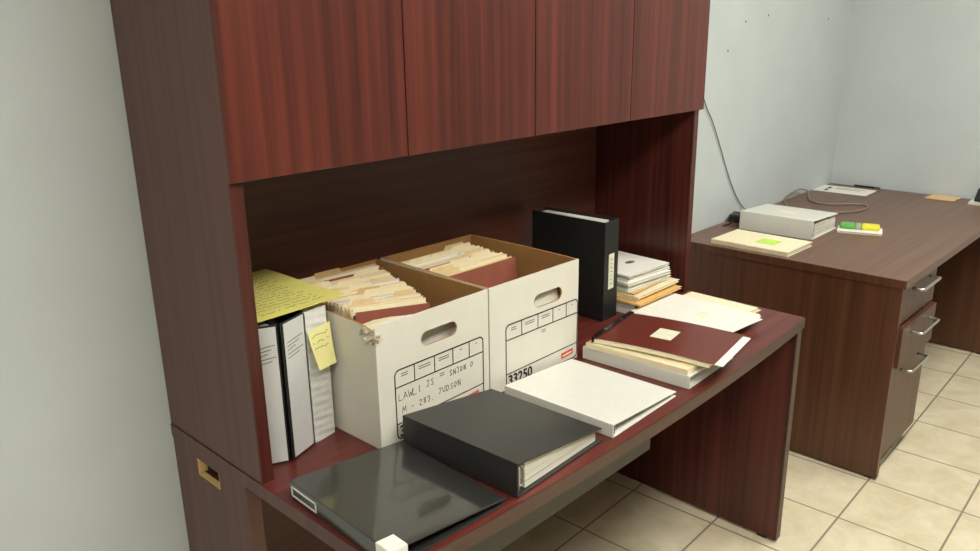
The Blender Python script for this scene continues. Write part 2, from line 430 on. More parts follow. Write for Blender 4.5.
for gx in (.02, w - .02): 
    for gy in (-.82, -.05): box('glide', 'blk_plastic', d2, gx - .008, gx + .008, gy - .012, gy + .012, 0, .0078)

# ------------------------------------------------------------------ binders
def lerp(a, b, t): return (a[0] + (b[0] - a[0]) * t, a[1] + (b[1] - a[1]) * t)
def inset(quad, c):
    """Inner points of a U-shaped cover: spine p0-p1, boards p1-p2 and p0-p3."""
    p = [Vector(q) for q in quad]
    def un(a, b): return (b - a).normalized()
    s = un(p[0], p[1]); b1 = un(p[1], p[2]); b0 = un(p[0], p[3])
    cen = sum(p, Vector((0, 0))) / 4
    def nrm(a, d):
        n = Vector((-d.y, d.x)); return n if n.dot(cen - a) > 0 else -n
    q0 = p[0] + b0 * c * 1.2 + nrm(p[0], b0) * c; q1 = p[1] + b1 * c * 1.2 + nrm(p[1], b1) * c
    q2 = p[2] + nrm(p[2], b1) * c; q3 = p[3] + nrm(p[3], b0) * c
    return [tuple(x) for x in (q0, q1, q2, q3)]
def binder(root, quad, e0, e1, mp, cover, pages, c=.003, fill=.92, end_gap=.008, depth=.95, rings=True, sag=None, bev=.0012):
    q = inset(quad, c)
    MB().prism([quad[0], quad[1], quad[2], q[2], q[1], q[0], q[3], quad[3]], e0, e1, mp).build('cover', cover, root, bev)
    g = end_gap if e1 > e0 else -end_gap
    P = lambda s, t: lerp(lerp(q[0], q[3], s), lerp(q[1], q[2], s), t)
    if pages:
        ns = 8; lo = [P(.10 + (depth - .10) * i / ns, .02) for i in range(ns + 1)]
        hi = [P(.10 + (depth - .10) * i / ns, fill * (1 if not sag else 1 - sag * math.sin(math.pi * i / ns))) for i in range(ns + 1)]
        MB().prism(lo + hi[::-1], e0 + g, e1 - g, mp).build('pages', pages, root)
    if rings:
        r = MB(); a, b = P(.015, .1), P(.015, .9)
        n = Vector((q[3][0] - q[0][0], q[3][1] - q[0][1])).normalized() * .004
        r.prism([a, b, (b[0] + n.x, b[1] + n.y), (a[0] + n.x, a[1] + n.y)], e0 + g * .4, e1 - g * .4, mp)
        pl = r.build('ring_plate', 'chrome', root)
        for k in (.035, .5, .965):
            e = e0 + (e1 - e0) * k; ring = []
            hh = math.dist(a, b)
            for j in range(14):
                th = 2 * math.pi * j / 14
                pt = P(.055 + .045 * math.cos(th), .5 + .36 * math.sin(th)); ring.append(mp(pt[0], pt[1], e))
            MB().tube(ring, .0016, 6, closed=True).build('ring', 'chrome', pl, smooth=True)
    return P
flat = lambda x, z, e: (x, e, z)          # lying: profile (x, z), extruded along y
upright = lambda x, y, e: (x, y, e)       # standing: profile (x, y), extruded along z

# black glossy thin binder at the left front corner
b = thing('ring_binder', 'thin glossy black binder lying at the left front corner of the desk', 'binder', (.013, -.447, ZT + .0004), math.radians(-2.2))
binder(b, [(0, 0), (0, .034), (.258, .0130), (.258, 0)], 0, -.299, flat, 'blk_gloss', None, c=.0032, rings=True, bev=.0015)
fr = lambda u, v, l: (-l, u, v)
lh = MB(); ribbon(lh, [(-.088, .008), (-.010, .008), (-.010, .025), (-.088, .025), (-.088, .008)], .0035, fr, .0004, .0012)
part_label(lh.build('label_holder', 'frame_wht', b), 'clear label holder with pale rim on the spine')
wp = MB()
wp.box(-.0016, -.0004, -.3000, -.264, .001, .0354); wp.slab(6, 1, lambda u, v: (.0 + .034 * u, -.264 - .0360 * v, .0347 - .0027 * u), .0009)
wp.box(-.0015, .0335, -.3015, -.2996, .001, .0335)
part_label(wp.build('paper_tab', 'paper', b), 'white paper label wrapped round the spine end')

# thick black binder
b = thing('ring_binder', 'thick black binder full of pages, lying in front of the left file box', 'binder', (.272, -.462, ZT + .0004), math.radians(2.6))
binder(b, [(0, 0), (0, .071), (.274, .030), (.274, 0)], 0, -.298, flat, 'blk_vinyl', 'pages_z', c=.0034, fill=.90, depth=.955)

# thin white binder
b = thing('ring_binder', 'slim white binder lying flat in front of the right file box', 'binder', (.576, -.462, ZT + .0004), math.radians(1.5))
binder(b, [(0, 0), (0, .031), (.258, .0135), (.258, 0)], 0, -.296, flat, 'wht_vinyl', None, c=.0030)

# white binder under the report
b = thing('ring_binder', 'white binder lying under the maroon report near the right front edge', 'binder', (.880, -.455, ZT + .0004), math.radians(2.6))
binder(b, [(0, 0), (0, .033), (.238, .030), (.238, 0)], 0, -.300, flat, 'wht_vinyl', 'pages_z', c=.0028, fill=.5, depth=.9, end_gap=.02)

# cream booklet on it
t = thing('booklet', 'thick cream booklet between the maroon report and the white binder', 'booklet', (.876, -.470, ZT + .0340), math.radians(4))
box('pages', 'cream', t, .003, .205, -.276, 0, .001, .0125); MB().prism([(0, 0), (0, .0135), (.208, .0135), (.208, .0128), (.0012, .0128), (.0012, .0008), (.208, .0008), (.208, 0)], .002, -.278, flat).build('cover', 'manila_pale', t)

# maroon report
rep = thing('report', 'maroon-covered report with cream window label, a white sheet sticking out', 'report', (.884, -.482, ZT + .0484), math.radians(9))
# local: x across the short (clasp) edge, -y along its length
def bend(v): return .012 * (1 - math.exp(-v * 4)) * 0 + .004 * math.sin(v * 3.1)
MB().slab(4, 14, lambda u, v: (.002 + .214 * u, -.004 - .298 * v, .0005 + bend(v)), .010).build('pages', 'cream', rep)
MB().slab(4, 14, lambda u, v: (.002 + .210 * u, -.016 - .318 * v, .0112 + bend(v * 1.05)), .0016).build('loose_sheet', 'paper', rep)
cv = MB().slab(6, 16, lambda u, v: (.0 + .219 * u, -.002 - .313 * v, .0134 + bend(v)), .0012).build('cover', 'maroon', rep)
frm = lambda u, v, l: (u, v, .0147 + bend((-v - .002) / .313) + l)
lb = MB(); lb.slab(3, 3, lambda u, v: (.074 + .068 * u, -.122 - .055 * v, .0149 + bend((.120 + .055 * v) / .313)), .0004)
lab = part_label(lb.build('title_label', 'pale_lbl', cv), 'cream label in a window on the maroon cover')
cl = MB(); cl.box(-.001, .221, -.013, .0005, .0152, .0185); cl.box(-.0015, .2215, .0006, .0020, 0, .0185)
cp = cl.build('clasp_strip', 'maroon_spine', rep, .0008)
for x in (.06, .15):
    MB().prism([(x + .006 * math.cos(a * .6283), -.007 + .006 * math.sin(a * .6283)) for a in range(10)], .0187, .0205).build('fastener', 'chrome', cp)

# ------------------------------------------------------------------ standing binders on the left
def upright_binder(label, quad, h, cover, pages, spine_mat, ins=(.08, .92), marks=True, c=.003, fill=.95):
    org = quad[0]
    t = thing('ring_binder', label, 'binder', (org[0], org[1], ZT + .0004))
    q = [(x - org[0], y - org[1]) for x, y in quad]
    binder(t, q, 0, h, upright, cover, pages, c=c, fill=fill, rings=False)
    a, b_ = Vector(q[0]), Vector(q[1]); d = (b_ - a).normalized(); n = Vector((d.y, -d.x)); wd = (b_ - a).length
    fr = lambda u, v, l: (a.x + d.x * u + n.x * l, a.y + d.y * u + n.y * l, v)
    if spine_mat:
        m = MB(); quad_mark(m, wd * ins[0], wd * ins[1], .004, h - .004, fr, .0003, .0005)
        s = part_label(m.build('spine_insert', spine_mat, t), 'white paper insert on the spine')
        if marks:
            m = MB()
            for k in range(5):
                v = h - .045 - k * .008
                quad_mark(m, wd * (ins[0] + .10), wd * (ins[1] - .10 - .16 * (k % 3)), v, v + .0016, fr, .0009, .0002, skew=.004)
            m.build('printing', 'pencil', s)
    return t, fr, wd
upright_binder('leftmost upright binder with white spine, against the hutch side', [(.044, -.322), (.084, -.340), (.110, -.078), (.080, -.070)], .289, 'blk_matte', 'pages_x', 'paper_ins', (.03, .90))
upright_binder('second upright binder with white spine, beside the hanging yellow note', [(.0875, -.3415), (.1555, -.317), (.166, -.066), (.116, -.074)], .289, 'blk_matte', 'pages_x', 'paper_ins', (.12, .97))
# plastic sleeve of papers standing beside them
slv = thing('document_sleeve', 'upright stack of white pages in a wrinkled clear sleeve, left of the torn box', 'paper', (.160, -.318, ZT + .0004))
rip = MB()
rip.slab(5, 60, lambda u, v: (.056 * u, .010 * u - .0006 * math.sin(v * 105 + u * 3) - .0005 * math.sin(v * 61 + u * 5) + .003, .284 * v), Vector((0, .004, 0)))
part_label(rip.build('sleeve', 'clear', slv, smooth=False), 'wrinkled clear plastic front')
MB().prism([(.003, .011), (.053, .020), (.047, .250), (.012, .245)], .001, .282).build('pages', 'pages_x', slv)
# sticky note hanging on it
note = MB().slab(4, 8, lambda u, v: (.158 + .060 * u + .012 * v * (1 - u), -.3225 + .0095 * u - .010 * v * v - .004 * v, .996 - .086 * v + .006 * u - .006 * v * (1 - u) * -1), Vector((0, -.0006, 0))).build('sticky_note', 'yellow_note')
tag(note, 'yellow sticky note with handwriting, hanging on the wrinkled sleeve', 'note')
m = MB()
frn = lambda u, v, l: (.158 + .060 * u + .012 * v * (1 - u), -.3225 + .0095 * u - .010 * v * v - .004 * v - .0006 - l, .996 - .086 * v + .006 * u + .006 * v * (1 - u))
for k in range(3):
    u = .1
    pts = []
    while u < .9: pts.append((u, .18 + .16 * k + rnd.uniform(-.03, .03))); u += rnd.uniform(.04, .09)
    for a, b_ in zip(pts, pts[1:]):
        if rnd.random() < .8: ribbon(m, [a, b_], .012, frn, .0004, .0002)
m.build('handwriting', 'pencil', note)
# yellow legal sheets lying on the binders
yl = thing('legal_pad_sheet', 'yellow legal sheets with handwriting, lying across the upright binders', 'paper', (.046, -.313, 1.0399), math.radians(1.5))
def ys(u, v): return (.222 * u, .285 * v - .004 * math.sin(u * 3), .0 + .0022 * (1 + math.sin(3 * u + 5 * v)) + .006 * max(0, u - .55) * math.cos(v * 2))
MB().slab(10, 12, ys, .0010).build('sheet', 'yellow', yl)
sh2 = MB().slab(10, 12, lambda u, v: (ys(u, v)[0] * .985, ys(u, v)[1] + .006, ys(u, v)[2] + .0014), .0008).build('sheet', 'yellow', yl)
m = MB(); fy = lambda u, v, l: (ys(u, v)[0] * .985, ys(u, v)[1] + .006, ys(u, v)[2] + .0022 + l)
for k in range(15):
    u = .06 + rnd.uniform(0, .05); v0 = .06 + k * .06; pts = []
    while u < rnd.uniform(.75, .95): pts.append((u, v0 + rnd.uniform(-.012, .012))); u += rnd.uniform(.015, .03)
    for a, b_ in zip(pts, pts[1:]):
        if rnd.random() < .75: ribbon(m, [a, b_], .005, fy, .0003, .0002)
m.build('handwriting', 'pencil', sh2)

# ------------------------------------------------------------------ file boxes
BW, BD, BH, TH = .3196, .3825, .2625, .0045
def stadium(cx, cz, w, h, n=7):
    r = h / 2; p = []
    for k in range(n + 1): a = -math.pi / 2 + math.pi * k / n; p.append((cx + w / 2 - r + r * math.cos(a), cz + r * math.sin(a)))
    for k in range(n + 1): a = math.pi / 2 + math.pi * k / n; p.append((cx - w / 2 + r + r * math.cos(a), cz + r * math.sin(a)))
    return p
def pierced(hole, w, h, cx, cz):
    """Front face polygons around a hole, as a list of quads between hole points and the outer rectangle."""
    out = []
    for (x, z) in hole:
        dx, dz = x - cx, z - cz
        t = min([(w - cx) / dx if dx > 1e-9 else 1e9, -cx / dx if dx < -1e-9 else 1e9, (h - cz) / dz if dz > 1e-9 else 1e9, -cz / dz if dz < -1e-9 else 1e9])
        out.append((cx + dx * t, cz + dz * t))
    return out
def holed_panel(w, h, hole, y0, y1, zcut=None):
    """Panel in the xz plane between y0 (outside, material 0) and y1 (inside, material 1) with a hand hole."""
    # insert the rectangle corners as extra hole rays
    cx = sum(p[0] for p in hole) / len(hole); cz = sum(p[1] for p in hole) / len(hole)
    pts = list(hole)
    for c in ((0, 0), (w, 0), (w, h), (0, h)):
        ang = math.atan2(c[1] - cz, c[0] - cx)
        best = None
        for i in range(len(hole)):
            a, b_ = hole[i], hole[(i + 1) % len(hole)]
            a0, a1 = math.atan2(a[1] - cz, a[0] - cx), math.atan2(b_[1] - cz, b_[0] - cx)
            da = (a1 - a0) % (2 * math.pi); dd = (ang - a0) % (2 * math.pi)
            if dd <= da: best = (i, a, b_); break
        i, a, b_ = best
        # intersection of the ray with edge a-b
        dx, dz = math.cos(ang), math.sin(ang); ex, ez = b_[0] - a[0], b_[1] - a[1]
        den = dx * ez - dz * ex
        s = ((a[0] - cx) * dz - (a[1] - cz) * dx) / (den if abs(den) > 1e-12 else 1e-12)
        s = -s if not (0 <= s <= 1) and 0 <= -s <= 1 else s
        s = min(1, max(0, s))
        pts.append((a[0] + ex * s, a[1] + ez * s))
    pts.sort(key=lambda p: math.atan2(p[1] - cz, p[0] - cx))
    outer = pierced(pts, w, h, cx, cz); n = len(pts); m = MB()
    for i in range(n):
        j = (i + 1) % n
        A, B, C_, D_ = outer[i], outer[j], pts[j], pts[i]
        m.add([(A[0], y0, A[1]), (B[0], y0, B[1]), (C_[0], y0, C_[1]), (D_[0], y0, D_[1])], [(0, 1, 2, 3)], 0)
        m.add([(A[0], y1, A[1]), (B[0], y1, B[1]), (C_[0], y1, C_[1]), (D_[0], y1, D_[1])], [(3, 2, 1, 0)], 1)
        m.add([(C_[0], y0, C_[1]), (D_[0], y0, D_[1]), (D_[0], y1, D_[1]), (C_[0], y1, C_[1])], [(0, 1, 2, 3)], 1)
        m.add([(A[0], y0, A[1]), (B[0], y0, B[1]), (B[0], y1, B[1]), (A[0], y1, A[1])], [(3, 2, 1, 0)], 0)
    return m
def file_box(label, loc, ang, torn, filled):
    t = thing('file_box', label, 'box', (loc[0], loc[1], ZT + .0004), ang, 'white file boxes')
    hole = stadium(.170 if torn else .203, .203 if torn else .192, .104, .032 if torn else .034)
    fp = holed_panel(BW, BH, hole, 0, TH)
    fo = fp.build('front_panel', ['box_white', 'kraft'], t)
    def side(x0, x1, outx):
        m = MB(); n = 12
        bow = lambda v, z: (.006 if outx > 0 else -.0) * math.sin(math.pi * v) * (z / BH) * (1 if outx > 0 else 0)
        v0, v1 = TH + .0002, BD - TH - .0002
        rows = []
        for i in range(n + 1):
            y = v0 + (v1 - v0) * i / n
            dip = -.010 * math.exp(-(y / .03) ** 2) if (torn and outx < 0) else 0.0
            rows.append((y, dip))
        vs = []
        for (y, dip) in rows:
            for (x, z) in ((x0, 0), (x1, 0), (x1, BH + dip), (x0, BH + dip)): vs.append((x + bow(y / BD, z) * (1 if not torn else 0), y, z))
        for i in range(n):
            a = i * 4; b_ = a + 4
            inn = 1 if outx < 0 else 3
            for k in range(4):
                l = (k + 1) % 4
                # faces: k=0 bottom, 1 = x1 side, 2 = top, 3 = x0 side
                m.add([vs[a + k], vs[a + l], vs[b_ + l], vs[b_ + k]], [(0, 1, 2, 3)], 1 if k == inn or k == 2 else 0)
        m.add([vs[0], vs[1], vs[2], vs[3]], [(0, 1, 2, 3)]); m.add(vs[-4:], [(0, 1, 2, 3)])
        return m.build('side_panel', ['box_white', 'kraft'], t)
    side(0, TH, -1); side(BW - TH, BW, 1)
    rr = MB().box(0, BW, BD - TH, BD, 0, BH, 0); rr.mi = [0, 1, 1, 0, 0, 0]
    rr.build('rear_panel', ['box_white', 'kraft'], t)
    box('bottom_panel', 'kraft', t, TH + .0002, BW - TH - .0002, TH + .0002, BD - TH - .0002, 0, TH)
    # printed form on the front
    fr = lambda u, v, l: (u, -l, v)
    u0, u1, v0, v1 = (.043, .301, .006, .158) if torn else (.053, .317, .004, .160)
    pr = MB(); c = .012
    def arc(cx, cz, a0):
        return [(cx + c * math.cos(a0 + k * math.pi / 10), cz + c * math.sin(a0 + k * math.pi / 10)) for k in range(6)]
    loop = arc(u1 - c, v1 - c, 0) + arc(u0 + c, v1 - c, math.pi / 2) + arc(u0 + c, v0 + c, math.pi) + arc(u1 - c, v0 + c, 1.5 * math.pi)
    ribbon(pr, loop + loop[:1], .0030, fr)
    row, low = v1 - .037, v0 + .034
    ribbon(pr, [(u0, row), (u1, row)], .0026, fr); ribbon(pr, [(u0, low), (u1, low + .004)], .0026, fr)
    for k in range(1, 5): 
        x = u0 + (u1 - u0) * (.205, .425, .635, .83)[k - 1]; ribbon(pr, [(x, row), (x, v1)], .0024, fr)
    for k, wd in enumerate((.018, .034, .030, .007, .005)):
        x = u0 + (u1 - u0) * (.10, .315, .53, .73, .915)[k]
        for j in range(2 if wd > .01 else 1): quad_mark(pr, x - wd / 2, x + wd / 2, v1 - .011 - j * .005, v1 - .0095 - j * .005, fr)
    for j in range(2): quad_mark(pr, (u0 + u1) / 2 - .006, (u0 + u1) / 2 + .008, row - .010 - j * .005, row - .0085 - j * .005, fr)
    po = part_label(pr.build('printed_form', 'ink', fo), 'black printed form lines on the box front')
    lg = MB(); quad_mark(lg, u1 - .062, u1 - .016, v0 + .010, v0 + .025, fr, skew=.003)
    lo = part_label(lg.build('red_logo', 'red_ink', fo), 'small red printed block')
    lw = MB(); ribbon(lw, [(u1 - .056, v0 + .017), (u1 - .024, v0 + .0195)], .004, fr, .0008, .0002); lw.build('logo_lettering', 'cream', lo)
    font_part('box_number', '33250', .036, 'ink', fo, (u0 + .006, -.0006, v0 + .004), (math.pi / 2, 0, 0), .0009, .95)
    if torn:
        for tx, uu, vv, hh in (('LAWLI', u0 + .008, row - .030, .0145), ('JS', u0 + .084, row - .026, .0135), ('M - 283.', u0 + .016, row - .060, .0130), ('JUDSON', u0 + .118, row - .055, .0130), ('SNJON O', .195, row - .024, .0120)):
            hw = MB(); write(hw, tx, uu, vv, hh, .0014, fr, jit=.10)
            part_label(hw.build('handwriting', 'pencil', fo), 'grey handwriting on the form')
        tf = MB(); r2 = random.Random(3)
        for i in range(12):
            a, z, yy = r2.uniform(-.012, .004), BH - .004 - r2.uniform(0, .026), r2.uniform(-.006, .030)
            pts = [(min(a + r2.uniform(-.018, .012), .012 if yy < 0 else -.001), yy + r2.uniform(-.016, .012), z + r2.uniform(-.004, .002) + r2.uniform(-.009, .009)) for _ in range(4)]
            tf.add(pts + [(p[0] - .001, p[1] - .0022, p[2] + .001) for p in pts], [(0, 1, 2, 3), (7, 6, 5, 4), (0, 4, 5, 1), (1, 5, 6, 2), (2, 6, 7, 3), (3, 7, 4, 0)])
        part_label(tf.build('torn_corner', plain('torn_board', rgb(198, 184, 164), .85, var=.2, vscale=200), t), 'torn crushed board at the front left corner')
    else:
        fl = MB().slab(1, 4, lambda u, v: (.145 + .116 * u, TH + .010 + .010 * v, .168 + .044 * v), Vector((0, .002, 0)))
        part_label(fl.build('handle_flap', 'box_white', t), 'white flap pushed in behind the hand hole')
    return t
box1_loc, box1_ang = (.2325, -.4403), .012
box2_loc, box2_ang = (.5565, -.4364), -.0123
fb1 = file_box('white file box with torn corner and handwriting, left of the two boxes', box1_loc, box1_ang, True, True)
fb2 = file_box('white file box with a clean form, right of the two boxes', box2_loc, box2_ang, False, True)

# file folders: one prototype per colour with cover, papers and tab; copies share the meshes
ORD = ['first', 'second', 'third', 'fourth', 'fifth', 'sixth', 'seventh', 'eighth', 'ninth', 'tenth', 'eleventh', 'twelfth', 'thirteenth', 'fourteenth', 'fifteenth', 'sixteenth', 'seventeenth', 'eighteenth', 'nineteenth', 'twentieth', 'twenty-first', 'twenty-second', 'twenty-third', 'twenty-fourth', 'twenty-fifth', 'twenty-sixth']
WF, HF = .300, .236
def folder_proto(mat, tabpos, paper):
    t = thing('file_folder', 'x', 'folder')
    v = [(-.0040, 0), (-.0036, 0), (-.0004, .0), (.0004, 0)]
    # front leaf, spine fold and rear leaf as one bent sheet
    fa, fb = (HF - .002, HF - .010) if mat == 'rose' else (HF - .012, HF - .002)
    prof = [(-.0034, fa), (-.0016, 0), (.0016, 0), (.0034, fb), (.0028, fb), (.0011, .0008), (-.0011, .0008), (-.0028, fa)]
    MB().prism(prof, 0, WF, lambda y, z, e: (e, y, z)).build('cover', mat, t)
    pp = MB(); pp.box(.006, WF - .006, -.0009, .0009, .0015, HF - .006)
    pp.build('papers', paper, t)
    if tabpos is not None:
        x = .02 + tabpos * .09
        MB().prism([(x, HF - .0018), (x + .085, HF - .0018), (x + .078, HF + .009), (x + .007, HF + .009)], .0028, .0033, lambda a, z, e: (a, e, z)).build('tab', mat, t)
    return t
PROTO = []
for i, (m_, tp, pm) in enumerate([('manila', 0, 'paper'), ('manila_pale', 1, 'cream'), ('manila', 2, 'grey_paper'), ('manila_pale', 0, 'paper'), ('buff', 1, 'paper'), ('grey_paper', None, 'paper'), ('manila_pale', 2, 'paper'), ('rose', None, 'cream')]):
    PROTO.append((folder_proto(m_, tp, pm), m_))
CN = {'manila': 'manila', 'manila_pale': 'pale manila', 'buff': 'buff', 'grey_paper': 'greyish white', 'rose': 'brick red'}
used = set()
def place_folder(k, label, loc, rot, scale, group):
    p = PROTO[k][0]
    if k in used: t = copy_tree(p)
    else: t = p; used.add(k)
    t.location = loc; t.rotation_euler = rot; t.scale = scale
    tag(t, label, 'folder', group)
    return t
def in_box(bl, ang, u, v, z):
    return (bl[0] + u * math.cos(ang) - v * math.sin(ang), bl[1] + u * math.sin(ang) + v * math.cos(ang), ZT + .0004 + z)
N1 = 24
seq = [7, 1, 0, 3, 2, 5, 1, 6, 4, 3, 0, 1, 5, 2, 6, 1, 3, 5, 0, 6, 7, 3, 5, 4]
for i in range(N1):
    s = i / (N1 - 1)
    u0 = .009; roll = math.radians(8 * (1 - s) + 1.0)
    wsc = (.70 + .28 * s) 
    v = .104 + .262 * s
    lean = math.radians(-3.5 + 2.5 * s)
    hs = 1.00 + rnd.uniform(-.008, .018) + .055 * s - (.05 if i == 0 else 0) 
    zlift = TH + .002 + WF * wsc * math.sin(roll)
    place_folder(seq[i], f'{CN[PROTO[seq[i]][1]]} file folder in the torn left box, {ORD[i]} from its front', in_box(box1_loc, box1_ang, u0 + .236 * 0 , v, zlift), (lean, roll, box1_ang), (wsc, rnd.uniform(.9, 1.15), hs * (1 - .02 * (1 - s))), 'file folders in the left file box')
N2 = 16
seq2 = [7, 0, 1, 0, 3, 1, 6, 7, 2, 5, 6, 3, 1, 6, 5, 2]
for i in range(N2):
    s = i / (N2 - 1)
    v = .168 + .172 * s
    lean = math.radians(-7 + 5 * s)
    place_folder(seq2[i], f'{CN[PROTO[seq2[i]][1]]} file folder in the right box, {ORD[i]} from its front', in_box(box2_loc, box2_ang, .010 + rnd.uniform(0, .006), v, TH + .002), (lean, 0, box2_ang), (.955 - .06 * s + rnd.uniform(-.02, .01), 1.0, 1.0 + rnd.uniform(-.02, .015) + .045 * s), 'file folders in the right file box')
# loose white sheets at the front of each box
for i in range(4):
    o = MB().slab(6, 4, lambda u, v: ((.240 + .012 * i) * u, .001 * math.sin(u * 5 + i), (.230 + .003 * math.sin(u * 9 + i * 2) * v) * v * (1 - .13 * u * u)), Vector((0, .0008, 0))).build('loose_sheet', ('paper', 'cream', 'paper', 'manila_pale')[i])
    o.location = in_box(box1_loc, box1_ang, .012, .022 + .016 * i, TH + .014 - .002 * i); o.rotation_euler = (math.radians(-3), math.radians(1.5), box1_ang)
    tag(o, f'loose upright sheet in the torn left box, {ORD[i]} from its front', 'paper', 'loose sheets in the left file box')
o = MB().slab(6, 4, lambda u, v: (.16 * u, .003 * math.sin(u * 4), .238 * v), Vector((0, .0009, 0))).build('loose_sheet', 'paper')
o.location = in_box(box2_loc, box2_ang, .060, .024, TH + .002); o.rotation_euler = (math.radians(-2), 0, box2_ang)
tag(o, 'single white sheet at the front of the right file box', 'paper')

# ------------------------------------------------------------------ right end of the desk
t, fr, wd = upright_binder('tall black binder standing upright right of the file boxes', [(1.130, -.338), (1.203, -.334), (1.192, -.070), (1.128, -.072)], .292, 'blk_matte', 'pages_x', None, c=.0034)
m = MB(); quad_mark(m, .022, .050, .092, .196, fr, .0006, .0006); sl = part_label(m.build('spine_label', 'pale_lbl', t), 'pale label on the black spine')
m = MB()
for k in range(7): quad_mark(m, .033, .041 - .002 * (k % 3), .106 + .012 * k, .1085 + .012 * k, fr, .0014, .0002)
m.build('printing', 'pencil', sl)
# stack: white binder, folders, booklets
b = thing('ring_binder', 'white binder at the bottom of the paper stack by the hutch side', 'binder', (1.216, -.086, ZT + .0004), math.radians(3))
binder(b, [(0, 0), (0, .036), (.250, .034), (.250, 0)], 0, -.292, flat, 'wht_vinyl', 'pages_z', c=.003, fill=.6, end_gap=.03)
z = ZT + .0374
def flat_folder(name, label, loc, rot, wx, ly, th, mat, pmat, sag=0.0, group=None, cat='folder'):
    t = thing(name, label, cat, loc, rot, group)
    MB().prism([(0, 0), (0, th), (wx, th), (wx, th - .0006), (.0006, th - .0006), (.0006, .0006), (wx - .004, .0006), (wx - .004, 0)], 0, -ly, flat).build('cover', mat, t)
    box('papers', pmat, t, .0015, wx - .006, -ly + .003, -.003, .0012, th - .0012)
    return t
for i, (mat, dx, dy, r, th) in enumerate([('orange', -.002, -.028, 0, .006), ('manila', -.006, -.008, 3, .008), ('manila_pale', .010, -.012, 0, .007), ('buff', -.004, .004, 4, .005)]):
    flat_folder('flat_folder', ('orange', 'manila', 'pale cream', 'buff')[i] + ' folder in the paper stack by the hutch side, ' + ('just above the white binder', 'second above the white binder', 'third above the white binder', 'just under the white booklets')[i], (1.222 + dx, -.088 + dy, z), math.radians(r), .232, .288, th, mat, 'cream', group='folders in the paper stack')
    z += th + .0006
for i in range(7):
    th = (.006, .007, .005, .008, .006, .007, .005)[i]
    t = thing('booklet', f'white booklet in the stack by the hutch side, {ORD[6 - i]} from the top', 'booklet', (1.262 + rnd.uniform(-.006, .006), -.088 + rnd.uniform(-.008, .006), z), math.radians(-3 + rnd.uniform(-3, 3)), 'white booklets stacked by the hutch side')
    box('pages', 'pages_z', t, .001, .199, -.257, -.002, .0008, th - .0008)
    MB().prism([(0, 0), (0, th), (.202, th), (.202, th - .0007), (.0007, th - .0007), (.0007, .0007), (.202, .0007), (.202, 0)], 0, -.260, flat).build('cover', 'paper', t)
    if i == 6: part_label(MB().prism([(.12 + .020 * math.cos(a * .5236), -.17 + .011 * math.sin(a * .5236)) for a in range(12)], th + .0002, th + .0005).build('emblem', 'pencil', t), 'small grey emblem on the top booklet')
    z += th + .0006
# papers spread right of the stack
t = thing('flat_folder', 'pale manila folder under the white sheets at the right desk end', 'folder', (1.200, -.415, ZT + .0004), math.radians(-2))
MB().slab(6, 6, lambda u, v: (.285 * u, -.228 * v, .0), .0008).build('cover', 'manila_pale', t)
box('papers', 'pages_z', t, .006, .280, -.222, -.006, .001, .016)
MB().slab(6, 6, lambda u, v: (.285 * u, -.228 * v, .0162 + .002 * math.sin(u * 3)), .0008).build('cover', 'manila', t)
MB().slab(8, 8, lambda u, v: (.012 + .276 * u, .006 - .222 * v, .0192 + .002 * math.sin(u * 3)), .0009).build('papers', 'cream', t)
for i in range(3):
    o = MB().slab(10, 12, lambda u, v: (.222 * u + .012 * v * u * 0, -.285 * v, .0010 * i + .0018 * math.sin(u * 3) * v), .0005).build('loose_sheet', 'paper')
    o.location = (1.190 + .005 * i, -.396 + .005 * i, ZT + .0245); o.rotation_euler = (0, 0, math.radians(-5 + 1.6 * i))
    tag(o, ('lowest', 'middle', 'topmost')[i] + ' loose white sheet spread on the manila folder at the right desk end', 'paper', 'white sheets on the manila folder')
    if i == 2:
        part_label(MB().slab(3, 3, lambda u, v: (.085 + .05 * u, -.155 - .028 * v, .0027 + .0018 * math.sin((.085 + .05 * u) / .222 * 3) * (.155 + .028 * v) / .285), .0002).build('highlight', plain('pale_green_highlight', rgb(228, 235, 200), .8), o), 'pale green highlighter mark')

# ------------------------------------------------------------------ things on the walnut desk
b = thing('ring_binder', 'thick white binder lying on the walnut desk', 'binder', (2.405, -.112, ZT + .0004), math.radians(1.0))
binder(b, [(0, 0), (0, .078), (.262, .064), (.262, 0)], 0, -.304, flat, 'wht_vinyl', 'pages_z', c=.0040, fill=.80, end_gap=.005, bev=.003)
part_label(MB().slab(2, 2, lambda u, v: (.085 + .06 * u, -.115 - .075 * v, .0784 - (.085 + .06 * u) * .0534 + .0002), .0004).build('title_label', 'cream', b), 'cream label on the binder cover')
t = flat_folder('flat_folder', 'manila folders with green sticky note, left of the white binder on walnut desk', (2.125, -.135, ZT + .0004), math.radians(-1), .214, .312, .016, 'manila_pale', 'pages_z')
MB().slab(2, 2, lambda u, v: (.004 + .204 * u, -.003 - .306 * v, .0164), .001).build('cover', 'cream', t)
o = MB().slab(3, 3, lambda u, v: (.065 + .072 * u, -.150 - .076 * v, .0), .0004).build('sticky_note', 'green'); o.location = (2.125, -.135, ZT + .0184); o.rotation_euler = (0, 0, math.radians(-1))
tag(o, 'light green sticky note on the manila folders', 'note')
np_ = thing('note_pad', 'small white pad under the green and yellow marker pack', 'note pad', (2.60, -.440, ZT + .0004), math.radians(-72))
box('sheets', 'pages_z', np_, 0, .165, 0, .100, 0, .008); box('top_sheet', 'paper', np_, -.001, .166, -.001, .101, .0082, .0088)
pk = thing('marker_pack', 'green and yellow marker pack lying on the small white pad', 'marker', (2.626, -.438, ZT + .0094), math.radians(-71))
for nm, mt, x0, x1 in (('green_barrel', 'pk_green', .002, .058), ('grip', 'pk_grey', .059, .082), ('yellow_barrel', 'pk_yellow', .083, .150)):
    MB().box(x0, x1, .012, .072, .0002, .018).build(nm, mt, pk, .006, 3)
